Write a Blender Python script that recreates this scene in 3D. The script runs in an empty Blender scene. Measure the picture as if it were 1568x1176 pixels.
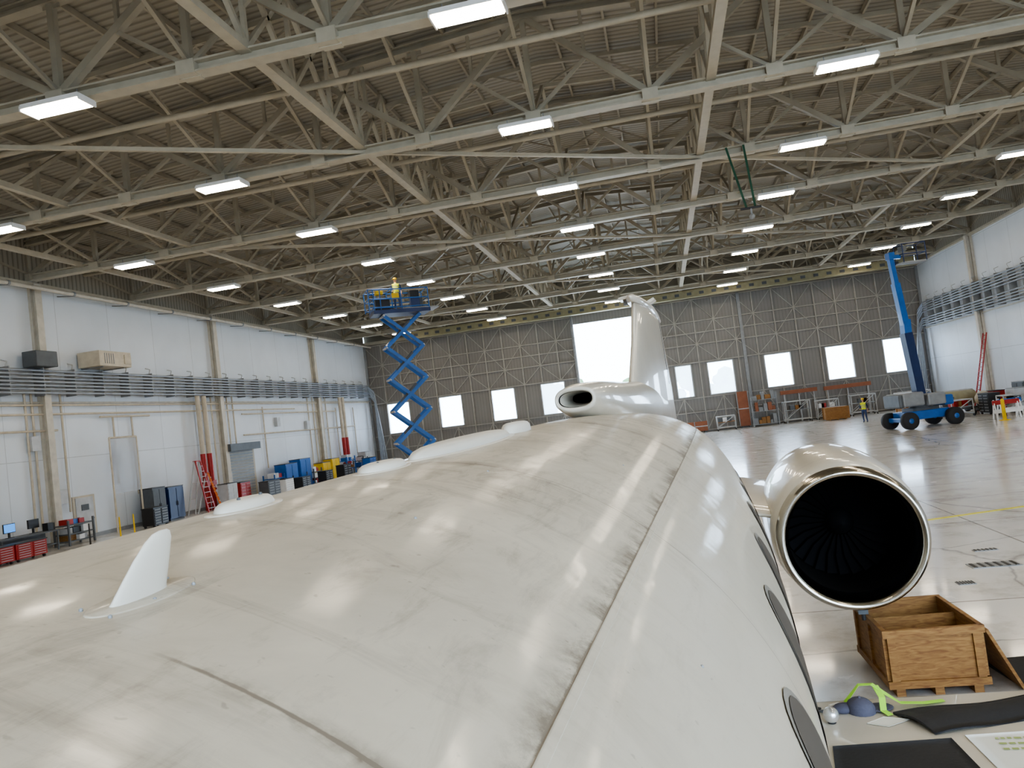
import bpy, math, random
from mathutils import Vector, Matrix, Euler
random.seed(7)
scene = bpy.context.scene
pi = math.pi
try:
    scene.view_settings.look = 'AgX - Medium High Contrast'
except Exception as ex:
    print("look", ex)

# ------------------------------------------------------------------ materials
def new_mat(name):
    m = bpy.data.materials.new(name); m.use_nodes = True
    nt = m.node_tree
    return m, nt, nt.nodes, nt.links, nt.nodes["Principled BSDF"]

def mat(name, col, rough=0.5, metal=0.0, var=0.12, vscale=3.0, bump=0.0, bscale=40.0, coat=0.0, emis=None, estr=0.0, stretch=(1,1,1), spec=.5):
    m, nt, N, L, P = new_mat(name)
    P.inputs["Roughness"].default_value = rough
    P.inputs["Metallic"].default_value = metal
    P.inputs["Coat Weight"].default_value = coat
    P.inputs["Specular IOR Level"].default_value = spec
    tc = N.new("ShaderNodeTexCoord"); mp = N.new("ShaderNodeMapping")
    mp.inputs["Scale"].default_value = stretch
    L.new(tc.outputs["Object"], mp.inputs["Vector"])
    nz = N.new("ShaderNodeTexNoise"); nz.inputs["Scale"].default_value = vscale; nz.inputs["Detail"].default_value = 5
    L.new(mp.outputs[0], nz.inputs["Vector"])
    cr = N.new("ShaderNodeValToRGB")
    c1 = [max(0, c*(1-var)) for c in col]; c2 = [min(1, c*(1+var)) for c in col]
    cr.color_ramp.elements[0].position = 0.3; cr.color_ramp.elements[0].color = (*c1, 1)
    cr.color_ramp.elements[1].position = 0.7; cr.color_ramp.elements[1].color = (*c2, 1)
    L.new(nz.outputs["Fac"], cr.inputs[0]); L.new(cr.outputs[0], P.inputs["Base Color"])
    if bump > 0:
        n2 = N.new("ShaderNodeTexNoise"); n2.inputs["Scale"].default_value = bscale
        L.new(mp.outputs[0], n2.inputs["Vector"])
        b = N.new("ShaderNodeBump"); b.inputs["Strength"].default_value = bump; b.inputs["Distance"].default_value = 0.01
        L.new(n2.outputs["Fac"], b.inputs["Height"]); L.new(b.outputs[0], P.inputs["Normal"])
    if emis:
        P.inputs["Emission Color"].default_value = (*emis, 1); P.inputs["Emission Strength"].default_value = estr
    return m

M = {}
M['steel'] = mat("truss_paint", (.38,.34,.265), .55, var=.1, vscale=1.5)
M['steel2'] = mat("brace_paint", (.47,.425,.335), .5, var=.08)
M['pipe'] = mat("conduit_galvanised", (.30,.325,.36), .4, .5, var=.1)
M['wpipe'] = mat("painted_pipe", (.58,.52,.42), .5)
M['white'] = mat("white_paint", (.85,.85,.84), .4, var=.04)
M['black'] = mat("black_plastic", (.02,.02,.022), .45)
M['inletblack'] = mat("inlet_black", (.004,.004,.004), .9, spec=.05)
M['rubber'] = mat("rubber", (.022,.022,.024), .7, bump=.3)
M['dgrey'] = mat("dark_grey_paint", (.10,.11,.12), .5)
M['grey'] = mat("grey_paint", (.27,.28,.29), .45)
M['dframe'] = mat("door_frame_paint", (.40,.375,.34), .5)
M['lgrey'] = mat("light_grey_paint", (.50,.51,.52), .4)
M['blue'] = mat("blue_paint", (.012,.12,.42), .35, coat=.3)
M['navy'] = mat("navy_paint", (.012,.03,.11), .4)
M['red'] = mat("red_paint", (.38,.02,.015), .4)
M['yellow'] = mat("yellow_paint", (.78,.52,.02), .45)
M['line'] = mat("floor_line_paint", (.78,.70,.06), .4)
M['orange'] = mat("orange_paint", (.80,.20,.02), .45)
M['olive'] = mat("olive_crane_paint", (.34,.31,.19), .5)
M['green'] = mat("lime_strap", (.42,.85,.08), .6)
M['dgreen'] = mat("green_webbing", (.012,.07,.035), .7)
M['hivis'] = mat("hivis_fabric", (.80,.90,.06), .7)
M['denim'] = mat("denim", (.04,.07,.18), .8)
M['skin'] = mat("skin", (.55,.33,.24), .5)
M['hair'] = mat("hair", (.04,.025,.015), .7)
M['brownpanel'] = mat("brown_panel", (.30,.11,.055), .6)
M['chrome'] = mat("polished_lip", (.50,.46,.40), .16, 1.0, var=.08)
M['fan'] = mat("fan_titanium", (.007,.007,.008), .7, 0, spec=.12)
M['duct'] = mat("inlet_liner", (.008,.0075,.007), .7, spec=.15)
M['cloth'] = mat("grey_cloth", (.09,.09,.13), .9, bump=.5)
M['paper'] = mat("paper", (.80,.80,.74), .6, var=.03)
M['ink'] = mat("marker_ink", (.35,.42,.15), .6)
M['silver'] = mat("silver_ball", (.7,.7,.7), .25, .8)
M['screen'] = mat("monitor_screen", (.05,.2,.5), .3, emis=(.1,.35,.9), estr=1.0)
M['cream'] = mat("cream_wall_trim", (.55,.49,.39), .5)
M['walltrim'] = mat("wall_column_paint", (.58,.54,.46), .5)

def wood(name, c1, c2):
    m, nt, N, L, P = new_mat(name)
    tc = N.new("ShaderNodeTexCoord"); mp = N.new("ShaderNodeMapping"); mp.inputs["Scale"].default_value = (1,1,6)
    L.new(tc.outputs["Object"], mp.inputs["Vector"])
    w = N.new("ShaderNodeTexNoise"); w.inputs["Scale"].default_value = 5; w.inputs["Detail"].default_value = 8; w.inputs["Distortion"].default_value = 1.2
    L.new(mp.outputs[0], w.inputs["Vector"])
    cr = N.new("ShaderNodeValToRGB")
    cr.color_ramp.elements[0].position = .35; cr.color_ramp.elements[0].color = (*c1,1)
    cr.color_ramp.elements[1].position = .65; cr.color_ramp.elements[1].color = (*c2,1)
    L.new(w.outputs["Fac"], cr.inputs[0]); L.new(cr.outputs[0], P.inputs["Base Color"]); P.inputs["Roughness"].default_value = .6
    return m
M['wood'] = wood("plywood", (.22,.095,.025), (.38,.20,.06))

def lamp_mat():
    m, nt, N, L, P = new_mat("lamp_lens")
    P.inputs["Base Color"].default_value = (.9,.9,.85,1)
    P.inputs["Emission Color"].default_value = (1,.87,.68,1); P.inputs["Emission Strength"].default_value = 41
    return m
M['lamp'] = lamp_mat()

def deck_mat():
    m, nt, N, L, P = new_mat("roof_deck")
    tc = N.new("ShaderNodeTexCoord")
    w = N.new("ShaderNodeTexWave"); w.wave_type='BANDS'; w.bands_direction='Y'; w.inputs["Scale"].default_value = 1.1
    L.new(tc.outputs["Object"], w.inputs["Vector"])
    cr = N.new("ShaderNodeValToRGB")
    cr.color_ramp.elements[0].position=.0; cr.color_ramp.elements[0].color=(.22,.20,.16,1)
    cr.color_ramp.elements[1].position=.5; cr.color_ramp.elements[1].color=(.36,.33,.27,1)
    L.new(w.outputs["Fac"], cr.inputs[0]); L.new(cr.outputs[0], P.inputs["Base Color"])
    b = N.new("ShaderNodeBump"); b.inputs["Strength"].default_value=.6; b.inputs["Distance"].default_value=.05
    L.new(w.outputs["Fac"], b.inputs["Height"]); L.new(b.outputs[0], P.inputs["Normal"])
    P.inputs["Roughness"].default_value=.6
    return m
M['deck'] = deck_mat()

def floor_mat():
    m, nt, N, L, P = new_mat("epoxy_floor")
    tc = N.new("ShaderNodeTexCoord")
    n1 = N.new("ShaderNodeTexNoise"); n1.inputs["Scale"].default_value=.9; n1.inputs["Detail"].default_value=10; n1.inputs["Roughness"].default_value=.72
    L.new(tc.outputs["Object"], n1.inputs["Vector"])
    cr = N.new("ShaderNodeValToRGB")
    cr.color_ramp.elements[0].position=.30; cr.color_ramp.elements[0].color=(.50,.46,.41,1)
    cr.color_ramp.elements[1].position=.50; cr.color_ramp.elements[1].color=(.84,.82,.79,1)
    L.new(n1.outputs["Fac"], cr.inputs[0])
    br = N.new("ShaderNodeTexBrick"); br.offset=0; br.inputs["Scale"].default_value=1
    br.inputs["Brick Width"].default_value=6.1; br.inputs["Row Height"].default_value=6.1; br.inputs["Mortar Size"].default_value=.02
    br.inputs["Color1"].default_value=(1,1,1,1); br.inputs["Color2"].default_value=(1,1,1,1); br.inputs["Mortar"].default_value=(.4,.37,.35,1)
    L.new(tc.outputs["Object"], br.inputs["Vector"])
    v = N.new("ShaderNodeTexVoronoi"); v.feature='DISTANCE_TO_EDGE'; v.inputs["Scale"].default_value=.22
    nd = N.new("ShaderNodeTexNoise"); nd.inputs["Scale"].default_value=1.2; nd.inputs["Detail"].default_value=6
    L.new(tc.outputs["Object"], nd.inputs["Vector"])
    va = N.new("ShaderNodeMix"); va.data_type='RGBA'; va.inputs[0].default_value=.25
    L.new(tc.outputs["Object"], va.inputs[6]); L.new(nd.outputs["Color"], va.inputs[7]); L.new(va.outputs[2], v.inputs["Vector"])
    vr = N.new("ShaderNodeMapRange"); vr.inputs[1].default_value=.0; vr.inputs[2].default_value=.006; vr.inputs[3].default_value=.55; vr.inputs[4].default_value=1
    L.new(v.outputs["Distance"], vr.inputs[0])
    mx = N.new("ShaderNodeMix"); mx.data_type='RGBA'; mx.blend_type='MULTIPLY'; mx.inputs[0].default_value=1
    L.new(cr.outputs[0], mx.inputs[6]); L.new(br.outputs["Color"], mx.inputs[7])
    mx2 = N.new("ShaderNodeMix"); mx2.data_type='RGBA'; mx2.blend_type='MULTIPLY'; mx2.inputs[0].default_value=1
    L.new(mx.outputs[2], mx2.inputs[6]); L.new(vr.outputs[0], mx2.inputs[7])
    L.new(mx2.outputs[2], P.inputs["Base Color"])
    n2 = N.new("ShaderNodeTexNoise"); n2.inputs["Scale"].default_value=1.5; n2.inputs["Detail"].default_value=6
    L.new(tc.outputs["Object"], n2.inputs["Vector"])
    mr = N.new("ShaderNodeMapRange"); mr.inputs[3].default_value=.12; mr.inputs[4].default_value=.34
    L.new(n2.outputs["Fac"], mr.inputs[0]); L.new(mr.outputs[0], P.inputs["Roughness"])
    P.inputs["Coat Weight"].default_value=.5; P.inputs["Coat Roughness"].default_value=.08
    return m
M['floor'] = floor_mat()

def wall_mat(name, col, seam, axis):
    m, nt, N, L, P = new_mat(name)
    tc = N.new("ShaderNodeTexCoord")
    s = N.new("ShaderNodeSeparateXYZ"); L.new(tc.outputs["Object"], s.inputs[0])
    cmb = N.new("ShaderNodeCombineXYZ")
    L.new(s.outputs[1 if axis=='X' else 0], cmb.inputs[0]); L.new(s.outputs[2], cmb.inputs[1])
    br = N.new("ShaderNodeTexBrick"); br.offset=0; br.inputs["Scale"].default_value=1
    br.inputs["Brick Width"].default_value=seam[0]; br.inputs["Row Height"].default_value=seam[1]; br.inputs["Mortar Size"].default_value=.02
    br.inputs["Color1"].default_value=(*col,1); br.inputs["Color2"].default_value=(*[c*.97 for c in col],1); br.inputs["Mortar"].default_value=(*[c*.72 for c in col],1)
    L.new(cmb.outputs[0], br.inputs["Vector"])
    nz = N.new("ShaderNodeTexNoise"); nz.inputs["Scale"].default_value=.6; nz.inputs["Detail"].default_value=6
    L.new(tc.outputs["Object"], nz.inputs["Vector"])
    mr = N.new("ShaderNodeMapRange"); mr.inputs[3].default_value=.88; mr.inputs[4].default_value=1.04
    L.new(nz.outputs["Fac"], mr.inputs[0])
    mx = N.new("ShaderNodeMix"); mx.data_type='RGBA'; mx.blend_type='MULTIPLY'; mx.inputs[0].default_value=1
    L.new(br.outputs["Color"], mx.inputs[6]); L.new(mr.outputs[0], mx.inputs[7])
    L.new(mx.outputs[2], P.inputs["Base Color"]); P.inputs["Roughness"].default_value=.45
    return m
M['wall'] = wall_mat("white_wall_panels", (.76,.81,.87), (3.75,4.2), 'X')
M['door'] = wall_mat("hangar_door_sheet", (.26,.245,.23), (.3,40), 'Y')

def pane_mat():
    m, nt, N, L, P = new_mat("translucent_pane")
    N.remove(P); out = N["Material Output"]
    t = N.new("ShaderNodeBsdfTransparent"); tr = N.new("ShaderNodeBsdfTranslucent"); tr.inputs[0].default_value=(.9,.93,1,1)
    mx = N.new("ShaderNodeMixShader"); mx.inputs[0].default_value=.3
    L.new(t.outputs[0], mx.inputs[1]); L.new(tr.outputs[0], mx.inputs[2]); L.new(mx.outputs[0], out.inputs[0])
    return m
M['pane'] = pane_mat()

def fuselage_mat():
    m, nt, N, L, P = new_mat("aircraft_paint")
    tc = N.new("ShaderNodeTexCoord"); s = N.new("ShaderNodeSeparateXYZ"); L.new(tc.outputs["Object"], s.inputs[0])
    def math_(op, a, b=None, c=None):
        n = N.new("ShaderNodeMath"); n.operation=op
        for i,x in enumerate((a,b,c)):
            if x is None: continue
            if isinstance(x,(int,float)): n.inputs[i].default_value=x
            else: L.new(x, n.inputs[i])
        return n.outputs[0]
    def rng(x, a, b, c, d):
        n = N.new("ShaderNodeMapRange"); L.new(x, n.inputs[0])
        for i,v in enumerate((a,b,c,d)): n.inputs[i+1].default_value=v
        return n.outputs[0]
    def noise(scale, st, det=6, dist=0, rgh=.6):
        mp = N.new("ShaderNodeMapping"); mp.inputs["Scale"].default_value=st; L.new(tc.outputs["Object"], mp.inputs["Vector"])
        n = N.new("ShaderNodeTexNoise"); n.inputs["Scale"].default_value=scale; n.inputs["Detail"].default_value=det; n.inputs["Roughness"].default_value=rgh; n.inputs["Distortion"].default_value=dist
        L.new(mp.outputs[0], n.inputs["Vector"]); return n.outputs["Fac"]
    ang = math_('ARCTAN2', s.outputs[2], s.outputs[0])
    y = s.outputs[1]
    g1 = rng(noise(1.5,(1,.7,1),9,.4,.68), .40,.68,0,1)
    g2 = rng(noise(3.2,(.6,2.2,.6),9,.8,.72), .50,.72,0,1)
    g3 = rng(noise(9,(1.6,.35,1.6),8,.5,.7), .52,.72,0,1)
    crown = rng(s.outputs[2], .70,1.10,.14,1)
    grime = math_('MULTIPLY', math_('ADD', math_('ADD', math_('MULTIPLY',g1,.36), math_('MULTIPLY',g2,.34)), math_('MULTIPLY',g3,.36)), crown)
    dl = math_('ABSOLUTE', math_('SUBTRACT', ang, .883))
    lapline = rng(dl, .0012,.004,1,0)
    dirt_side = math_('MULTIPLY', rng(math_('SUBTRACT',ang,.883), .0,.05,1,0), math_('GREATER_THAN', ang, .883))
    lapdirt = math_('MULTIPLY', dirt_side, rng(noise(3.2,(1,1.2,1),8,.3,.75), .42,.58,0.08,1))
    dr = math_('ABSOLUTE', math_('SUBTRACT', y, .71))
    up = math_('GREATER_THAN', ang, .883)
    rfade = rng(ang,1.20,1.24,1,0)
    ringm = math_('MULTIPLY', math_('MULTIPLY', rng(dr,.0015,.0045,1,0), up), rfade)
    ringm = math_('MULTIPLY', ringm, rng(noise(14,(1,1,1),3), .35,.6,.45,1))
    ringd = math_('MULTIPLY', math_('MULTIPLY', rng(dr,.0,.03,.6,0), up), math_('MULTIPLY', rfade, rng(noise(9,(1,1,1),6), .48,.6,0,1)))
    pp = math_('PINGPONG', math_('SUBTRACT', y, .20), 1.05)
    rings = math_('MULTIPLY', rng(pp,.002,.006,1,0), .35)
    ringg = math_('MULTIPLY', math_('MULTIPLY', rng(pp,.0,.08,1,0), rng(noise(6,(1,1,1),6), .46,.60,0,.5)), crown)
    sp = rng(noise(42,(1,1,1),2), .69,.76,0,.5)
    tot = grime
    for t in (lapdirt, math_('MULTIPLY',ringm,.8), ringd, rings, ringg, math_('MULTIPLY',lapline,.4), math_('MULTIPLY',sp,.5)):
        tot = math_('ADD', tot, t)
    tot = math_('MINIMUM', tot, .85)
    mx = N.new("ShaderNodeMix"); mx.data_type='RGBA'
    L.new(tot, mx.inputs[0]); mx.inputs[6].default_value=(.60,.54,.435,1); mx.inputs[7].default_value=(.15,.12,.09,1)
    L.new(mx.outputs[2], P.inputs["Base Color"])
    L.new(rng(tot,0,.4,.45,.65), P.inputs["Roughness"])
    P.inputs["Specular IOR Level"].default_value=.35
    P.inputs["Coat Weight"].default_value=.32; L.new(rng(tot,0,.5,.075,.22), P.inputs["Coat Roughness"])
    b = N.new("ShaderNodeBump"); b.inputs["Strength"].default_value=.12; b.inputs["Distance"].default_value=.02
    L.new(noise(3.6,(1,1,1),2), b.inputs["Height"]); L.new(b.outputs[0], P.inputs["Normal"]); L.new(b.outputs[0], P.inputs["Coat Normal"])
    return m
M['fus'] = fuselage_mat()
M['ac'] = mat("aircraft_paint_plain", (.63,.575,.48), .3, var=.06, vscale=2, coat=.4)
M['acw'] = mat("aircraft_white_antenna", (.66,.63,.56), .4, var=.06)
M['glass'] = mat("cabin_window_glass", (.11,.095,.08), .6, var=.05, spec=.12)
M['wframe'] = mat("cabin_window_frame", (.25,.23,.20), .5, 0, spec=.2)

# ------------------------------------------------------------------ mesh builder
class MB:
    def __init__(self): self.v=[]; self.f=[]; self.fm=[]; self.fs=[]; self.mats=[]
    def mi(self, m):
        m = M[m] if isinstance(m,str) else m
        if m not in self.mats: self.mats.append(m)
        return self.mats.index(m)
    def add(self, vs, fs, m, smooth=False):
        o=len(self.v); self.v += [tuple(x) for x in vs]; k=self.mi(m)
        for f in fs: self.f.append([i+o for i in f]); self.fm.append(k); self.fs.append(smooth)
    def box(self, c, s, m, rz=0, R=None):
        c=Vector(c); h=Vector(s)/2
        if R is None: R = Matrix.Rotation(rz,3,'Z')
        vs=[c+R@Vector((x*h.x,y*h.y,z*h.z)) for x in(-1,1) for y in(-1,1) for z in(-1,1)]
        self.add(vs,[(0,1,3,2),(4,6,7,5),(0,4,5,1),(2,3,7,6),(0,2,6,4),(1,5,7,3)],m)
    def beam(self,p,q,w,h,m):
        p=Vector(p);q=Vector(q);d=q-p;l=d.length
        if l<1e-6:return
        d/=l; up=Vector((0,0,1)) if abs(d.z)<.95 else Vector((0,1,0))
        s=d.cross(up).normalized(); u=s.cross(d)
        R=Matrix((s,d,u)).transposed()
        self.box((p+q)/2,(w,l,h),m,R=R)
    def ibeam(self,p,q,w,h,m,t=.05):
        p=Vector(p);q=Vector(q)
        z=Vector((0,0,1))
        self.beam(p+z*(h/2-t/2),q+z*(h/2-t/2),w,t,m); self.beam(p-z*(h/2-t/2),q-z*(h/2-t/2),w,t,m); self.beam(p,q,t,h-2*t,m)
    def tube(self,p,q,r,m,n=8,r2=None,caps=True,smooth=True):
        p=Vector(p);q=Vector(q);d=(q-p)
        if d.length<1e-6:return
        d.normalize(); r2=r if r2 is None else r2
        a=d.orthogonal().normalized(); b=d.cross(a)
        vs=[];
        for c,rr in((p,r),(q,r2)):
            for i in range(n):
                t=2*pi*i/n; vs.append(c+(a*math.cos(t)+b*math.sin(t))*rr)
        self.add(vs,[(i,(i+1)%n,n+(i+1)%n,n+i) for i in range(n)],m,smooth)
        if caps: self.add(vs,[tuple(range(n-1,-1,-1)),tuple(range(n,2*n))],m)
    def path(self,pts,r,m,n=8):
        for a,b in zip(pts,pts[1:]): self.tube(a,b,r,m,n)
    def loft(self,rings,m,smooth=True,cap0=True,cap1=True):
        n=len(rings[0]); vs=[p for r in rings for p in r]; fs=[]
        for k in range(len(rings)-1):
            for i in range(n):
                j=(i+1)%n; fs.append((k*n+i,k*n+j,(k+1)*n+j,(k+1)*n+i))
        self.add(vs,fs,m,smooth)
        if cap0: self.add(rings[0],[tuple(range(n-1,-1,-1))],m)
        if cap1: self.add(rings[-1],[tuple(range(n))],m)
    def lathe(self,prof,o,ax,m,n=48,smooth=True):
        o=Vector(o);ax=Vector(ax).normalized();a=ax.orthogonal().normalized();b=ax.cross(a)
        rings=[[o+ax*t+(a*math.cos(2*pi*i/n)+b*math.sin(2*pi*i/n))*r for i in range(n)] for t,r in prof]
        self.loft(rings,m,smooth,False,False)
    def ball(self,c,s,m,n=16,R=None):
        c=Vector(c); s=Vector(s) if not isinstance(s,(int,float)) else Vector((s,s,s))
        R=R or Matrix.Identity(3)
        rings=[]
        for k in range(n//2+1):
            ph=-pi/2+pi*k/(n//2); rr=max(math.cos(ph),1e-3)
            rings.append([c+R@Vector((s.x*rr*math.cos(2*pi*i/n),s.y*rr*math.sin(2*pi*i/n),s.z*math.sin(ph))) for i in range(n)])
        self.loft(rings,m,True,True,True)
    def build(self,name,parent=None,loc=None,rz=0,bevel=0):
        me=bpy.data.meshes.new(name); me.from_pydata(self.v,[],self.f)
        for m in self.mats: me.materials.append(m)
        me.polygons.foreach_set("material_index",self.fm); me.polygons.foreach_set("use_smooth",self.fs); me.update()
        ob=bpy.data.objects.new(name,me); scene.collection.objects.link(ob)
        if loc: ob.location=loc
        ob.rotation_euler[2]=rz
        if parent: ob.parent=parent
        if bevel:
            b=ob.modifiers.new("bevel",'BEVEL'); b.width=bevel; b.segments=2; b.limit_method='ANGLE'
        return ob
def empty(name,loc=(0,0,0),rz=0):
    e=bpy.data.objects.new(name,None); scene.collection.objects.link(e); e.location=loc; e.rotation_euler[2]=rz; return e

# ------------------------------------------------------------------ camera
cam=bpy.data.cameras.new("camera"); co=bpy.data.objects.new("camera",cam); scene.collection.objects.link(co)
R_=Vector((.97321,.19479,-.12196)); D_=Vector((-.12841,.02081,-.99150)); F_=R_.cross(D_)
F_.normalize(); R_.normalize(); U_=(-D_).normalized()
mw=Matrix.Identity(4)
for i in range(3):
    mw[i][0]=R_[i]; mw[i][1]=U_[i]; mw[i][2]=-F_[i]
CAM=Vector((0,0,3.4)); mw.translation=CAM
co.matrix_world=mw; cam.sensor_width=36; cam.lens=36*1178/1568; cam.clip_end=600; cam.clip_start=.02
scene.camera=co

# ------------------------------------------------------------------ world
w=bpy.data.worlds.new("world"); scene.world=w; w.use_nodes=True
bg=w.node_tree.nodes["Background"]; bg.inputs[0].default_value=(.64,.81,1,1); bg.inputs[1].default_value=12

# ------------------------------------------------------------------ shell
XL,XR,YF,YB=-29.6,23.6,75.0,-14.0
XC=-3.0
def roofz(x): return 16.9-abs(x-XC)*.065
b=MB(); b.box(((XL+XR)/2,(YF+YB)/2,-.1),(XR-XL+2,YF-YB+2,.2),'floor'); b.build("floor")
b=MB(); b.box((0,160,-.15),(260,160,.1),mat("apron_concrete",(.55,.54,.5),.8)); b.build("apron_ground_outside")
b=MB(); b.box((0,-75,-.15),(200,120,.1),mat("apron_concrete_rear",(.55,.54,.5),.8)); b.build("apron_ground_rear")
b=MB()
b.add([(XL-.5,YB,roofz(XL)),(XC,YB,roofz(XC)),(XC,YF+.5,roofz(XC)),(XL-.5,YF+.5,roofz(XL))],[(0,1,2,3)],'deck')
b.add([(XC,YB,roofz(XC)),(XR+.5,YB,roofz(XR)),(XR+.5,YF+.5,roofz(XR)),(XC,YF+.5,roofz(XC))],[(0,1,2,3)],'deck')
ob=b.build("ceiling"); sm=ob.modifiers.new("s",'SOLIDIFY'); sm.thickness=.15; sm.offset=1 
for nm,x,sgn in(("wall_left",XL,-1),("wall_right",XR,1)):
    b=MB(); b.box((x+sgn*.15,(YF+YB)/2,6.4),(.3,YF-YB,12.8),'wall')
    b.box((x+sgn*.15,(YF+YB)/2,(12.8+roofz(x))/2+.1),(.3,YF-YB,roofz(x)-12.8),'deck')
    b.box((x-sgn*.12,(YF+YB)/2,12.8),(.24,YF-YB,.18),'steel2')
    b.box((x-sgn*.05,(YF+YB)/2,.1),(.1,YF-YB,.2),'grey')
    b.box((x-sgn*.05,(YF+YB)/2,6.98),(.1,YF-YB,.1),'walltrim')
    for yc in (2.3,17.3,32.3,47.3,62.3):
        b.box((x-sgn*.08,yc,6.4),(.16,.40,12.8),'walltrim'); b.box((x-sgn*.25,yc,6.4),(.25,.12,12.8),'walltrim'); b.box((x-sgn*.4,yc,6.4),(.06,.40,12.8),'walltrim')
    b.build(nm)
b=MB(); b.box(((XL+2)/2,YB-.15,8.4),(2-XL,.3,16.8),'wall'); b.box(((2+XR)/2,YB-.15,14.5),(XR-2,.3,4.6),'wall'); b.build("wall_back_light_block")  # unseen wall added behind camera to cut sky fill, left open at right
wins_l=[-26.6,-21.05,-15.6,-10.55]; wins_r=[2.06,5.5,10.7,16.1,21.05]
ww={2.06:1.5}
def leaf(name,x0,x1,wins):
    b=MB(); y=YF+.1
    zt=12.7; z0,z1=3.4,6.45
    b.box(((x0+x1)/2,y,z0/2),(x1-x0,.2,z0),'door'); b.box(((x0+x1)/2,y,(z1+zt)/2),(x1-x0,.2,zt-z1),'door')
    xs=x0
    for c in wins:
        h=ww.get(c,2.35)/2
        b.box(((xs+c-h)/2,y,(z0+z1)/2),(c-h-xs,.2,z1-z0),'door'); xs=c+h
    b.box(((xs+x1)/2,y,(z0+z1)/2),(x1-xs,.2,z1-z0),'door')
    yy=YF-.08
    n=max(2,round((x1-x0)/1.85)); dx=(x1-x0)/n
    levels=[.15,1.9,3.25,6.6,8.3,9.4,10.5,12.6]
    fm='dframe'
    for i in range(n+1):
        x=x0+i*dx
        if any(abs(x-c)<ww.get(c,2.35)/2 for c in wins):
            b.box((x,yy,1.65),(.1,.2,3.2),fm); b.box((x,yy,9.6),(.1,.2,6.1),fm)
        else: b.box((x,yy,6.35),(.1,.2,12.5),fm)
    for z in levels: b.box(((x0+x1)/2,yy-.03,z),(x1-x0,.16,.09),fm)
    for i in range(n):
        xa=x0+i*dx; xb=xa+dx
        for k,(za,zb) in enumerate(((.15,3.25),(6.6,8.3),(8.3,10.5),(10.5,12.6))):
            if (i+k)%2==0: b.beam((xa,yy-.05,za),(xb,yy-.05,zb),.05,.06,fm)
            else: b.beam((xb,yy-.05,za),(xa,yy-.05,zb),.05,.06,fm)
    for x in (x0+.1,x1-.1): b.box((x,yy-.1,6.35),(.2,.3,12.6),'grey')
    for j in range(1,3):
        x=x0+j*(x1-x0)/3; 
        if not any(abs(x-c)<1.4 for c in wins): b.box((x,yy-.05,6.35),(.28,.3,12.6),'grey')
    b.build(name)
leaf("door_1",XL,-7.86,wins_l); leaf("door_2",0.0,XR,wins_r)
for i,c in enumerate(wins_l+wins_r):
    h=ww.get(c,2.35); b=MB(); y=YF
    for x in(c-h/2,c+h/2): b.box((x,y,4.925),(.09,.28,3.1),'lgrey')
    for z in(3.4,6.45): b.box((c,y,z),(h,.28,.09),'lgrey')
    b.box((c,y+.1,4.925),(h,.02,3.0),'pane')
    b.build(f"window_{i+1}")
b=MB(); b.box(((XL+XR)/2,YF+.3,14.9),(XR-XL,.3,4.4),'deck')
b.box(((XL+XR)/2,YF-.2,12.85),(XR-XL,.5,.3),'steel2'); b.box((-3.93,YF+.1,12.3),(7.9,.2,.9),'door')
b.build("wall_far")
b=MB(); b.beam((3,18.2,.004),(23,24.0,.004),.13,.006,'line'); b.beam((22.9,24,.004),(22.9,70,.004),.10,.006,'line'); b.build("floor_marking_line")
for (x,y,sx,sy) in((5.0,14.25,.75,.35),(4.2,13.2,.25,.2),(5.3,15.4,.4,.15)):
    b=MB(); b.box((x,y,.006),(sx,sy,.012),'grey')
    for k in range(6): b.box((x-sx/2+sx*(k+.5)/6,y,.015),(sx/16,sy*.85,.01),'black')
    b.build("floor_drain_grate")

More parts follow.
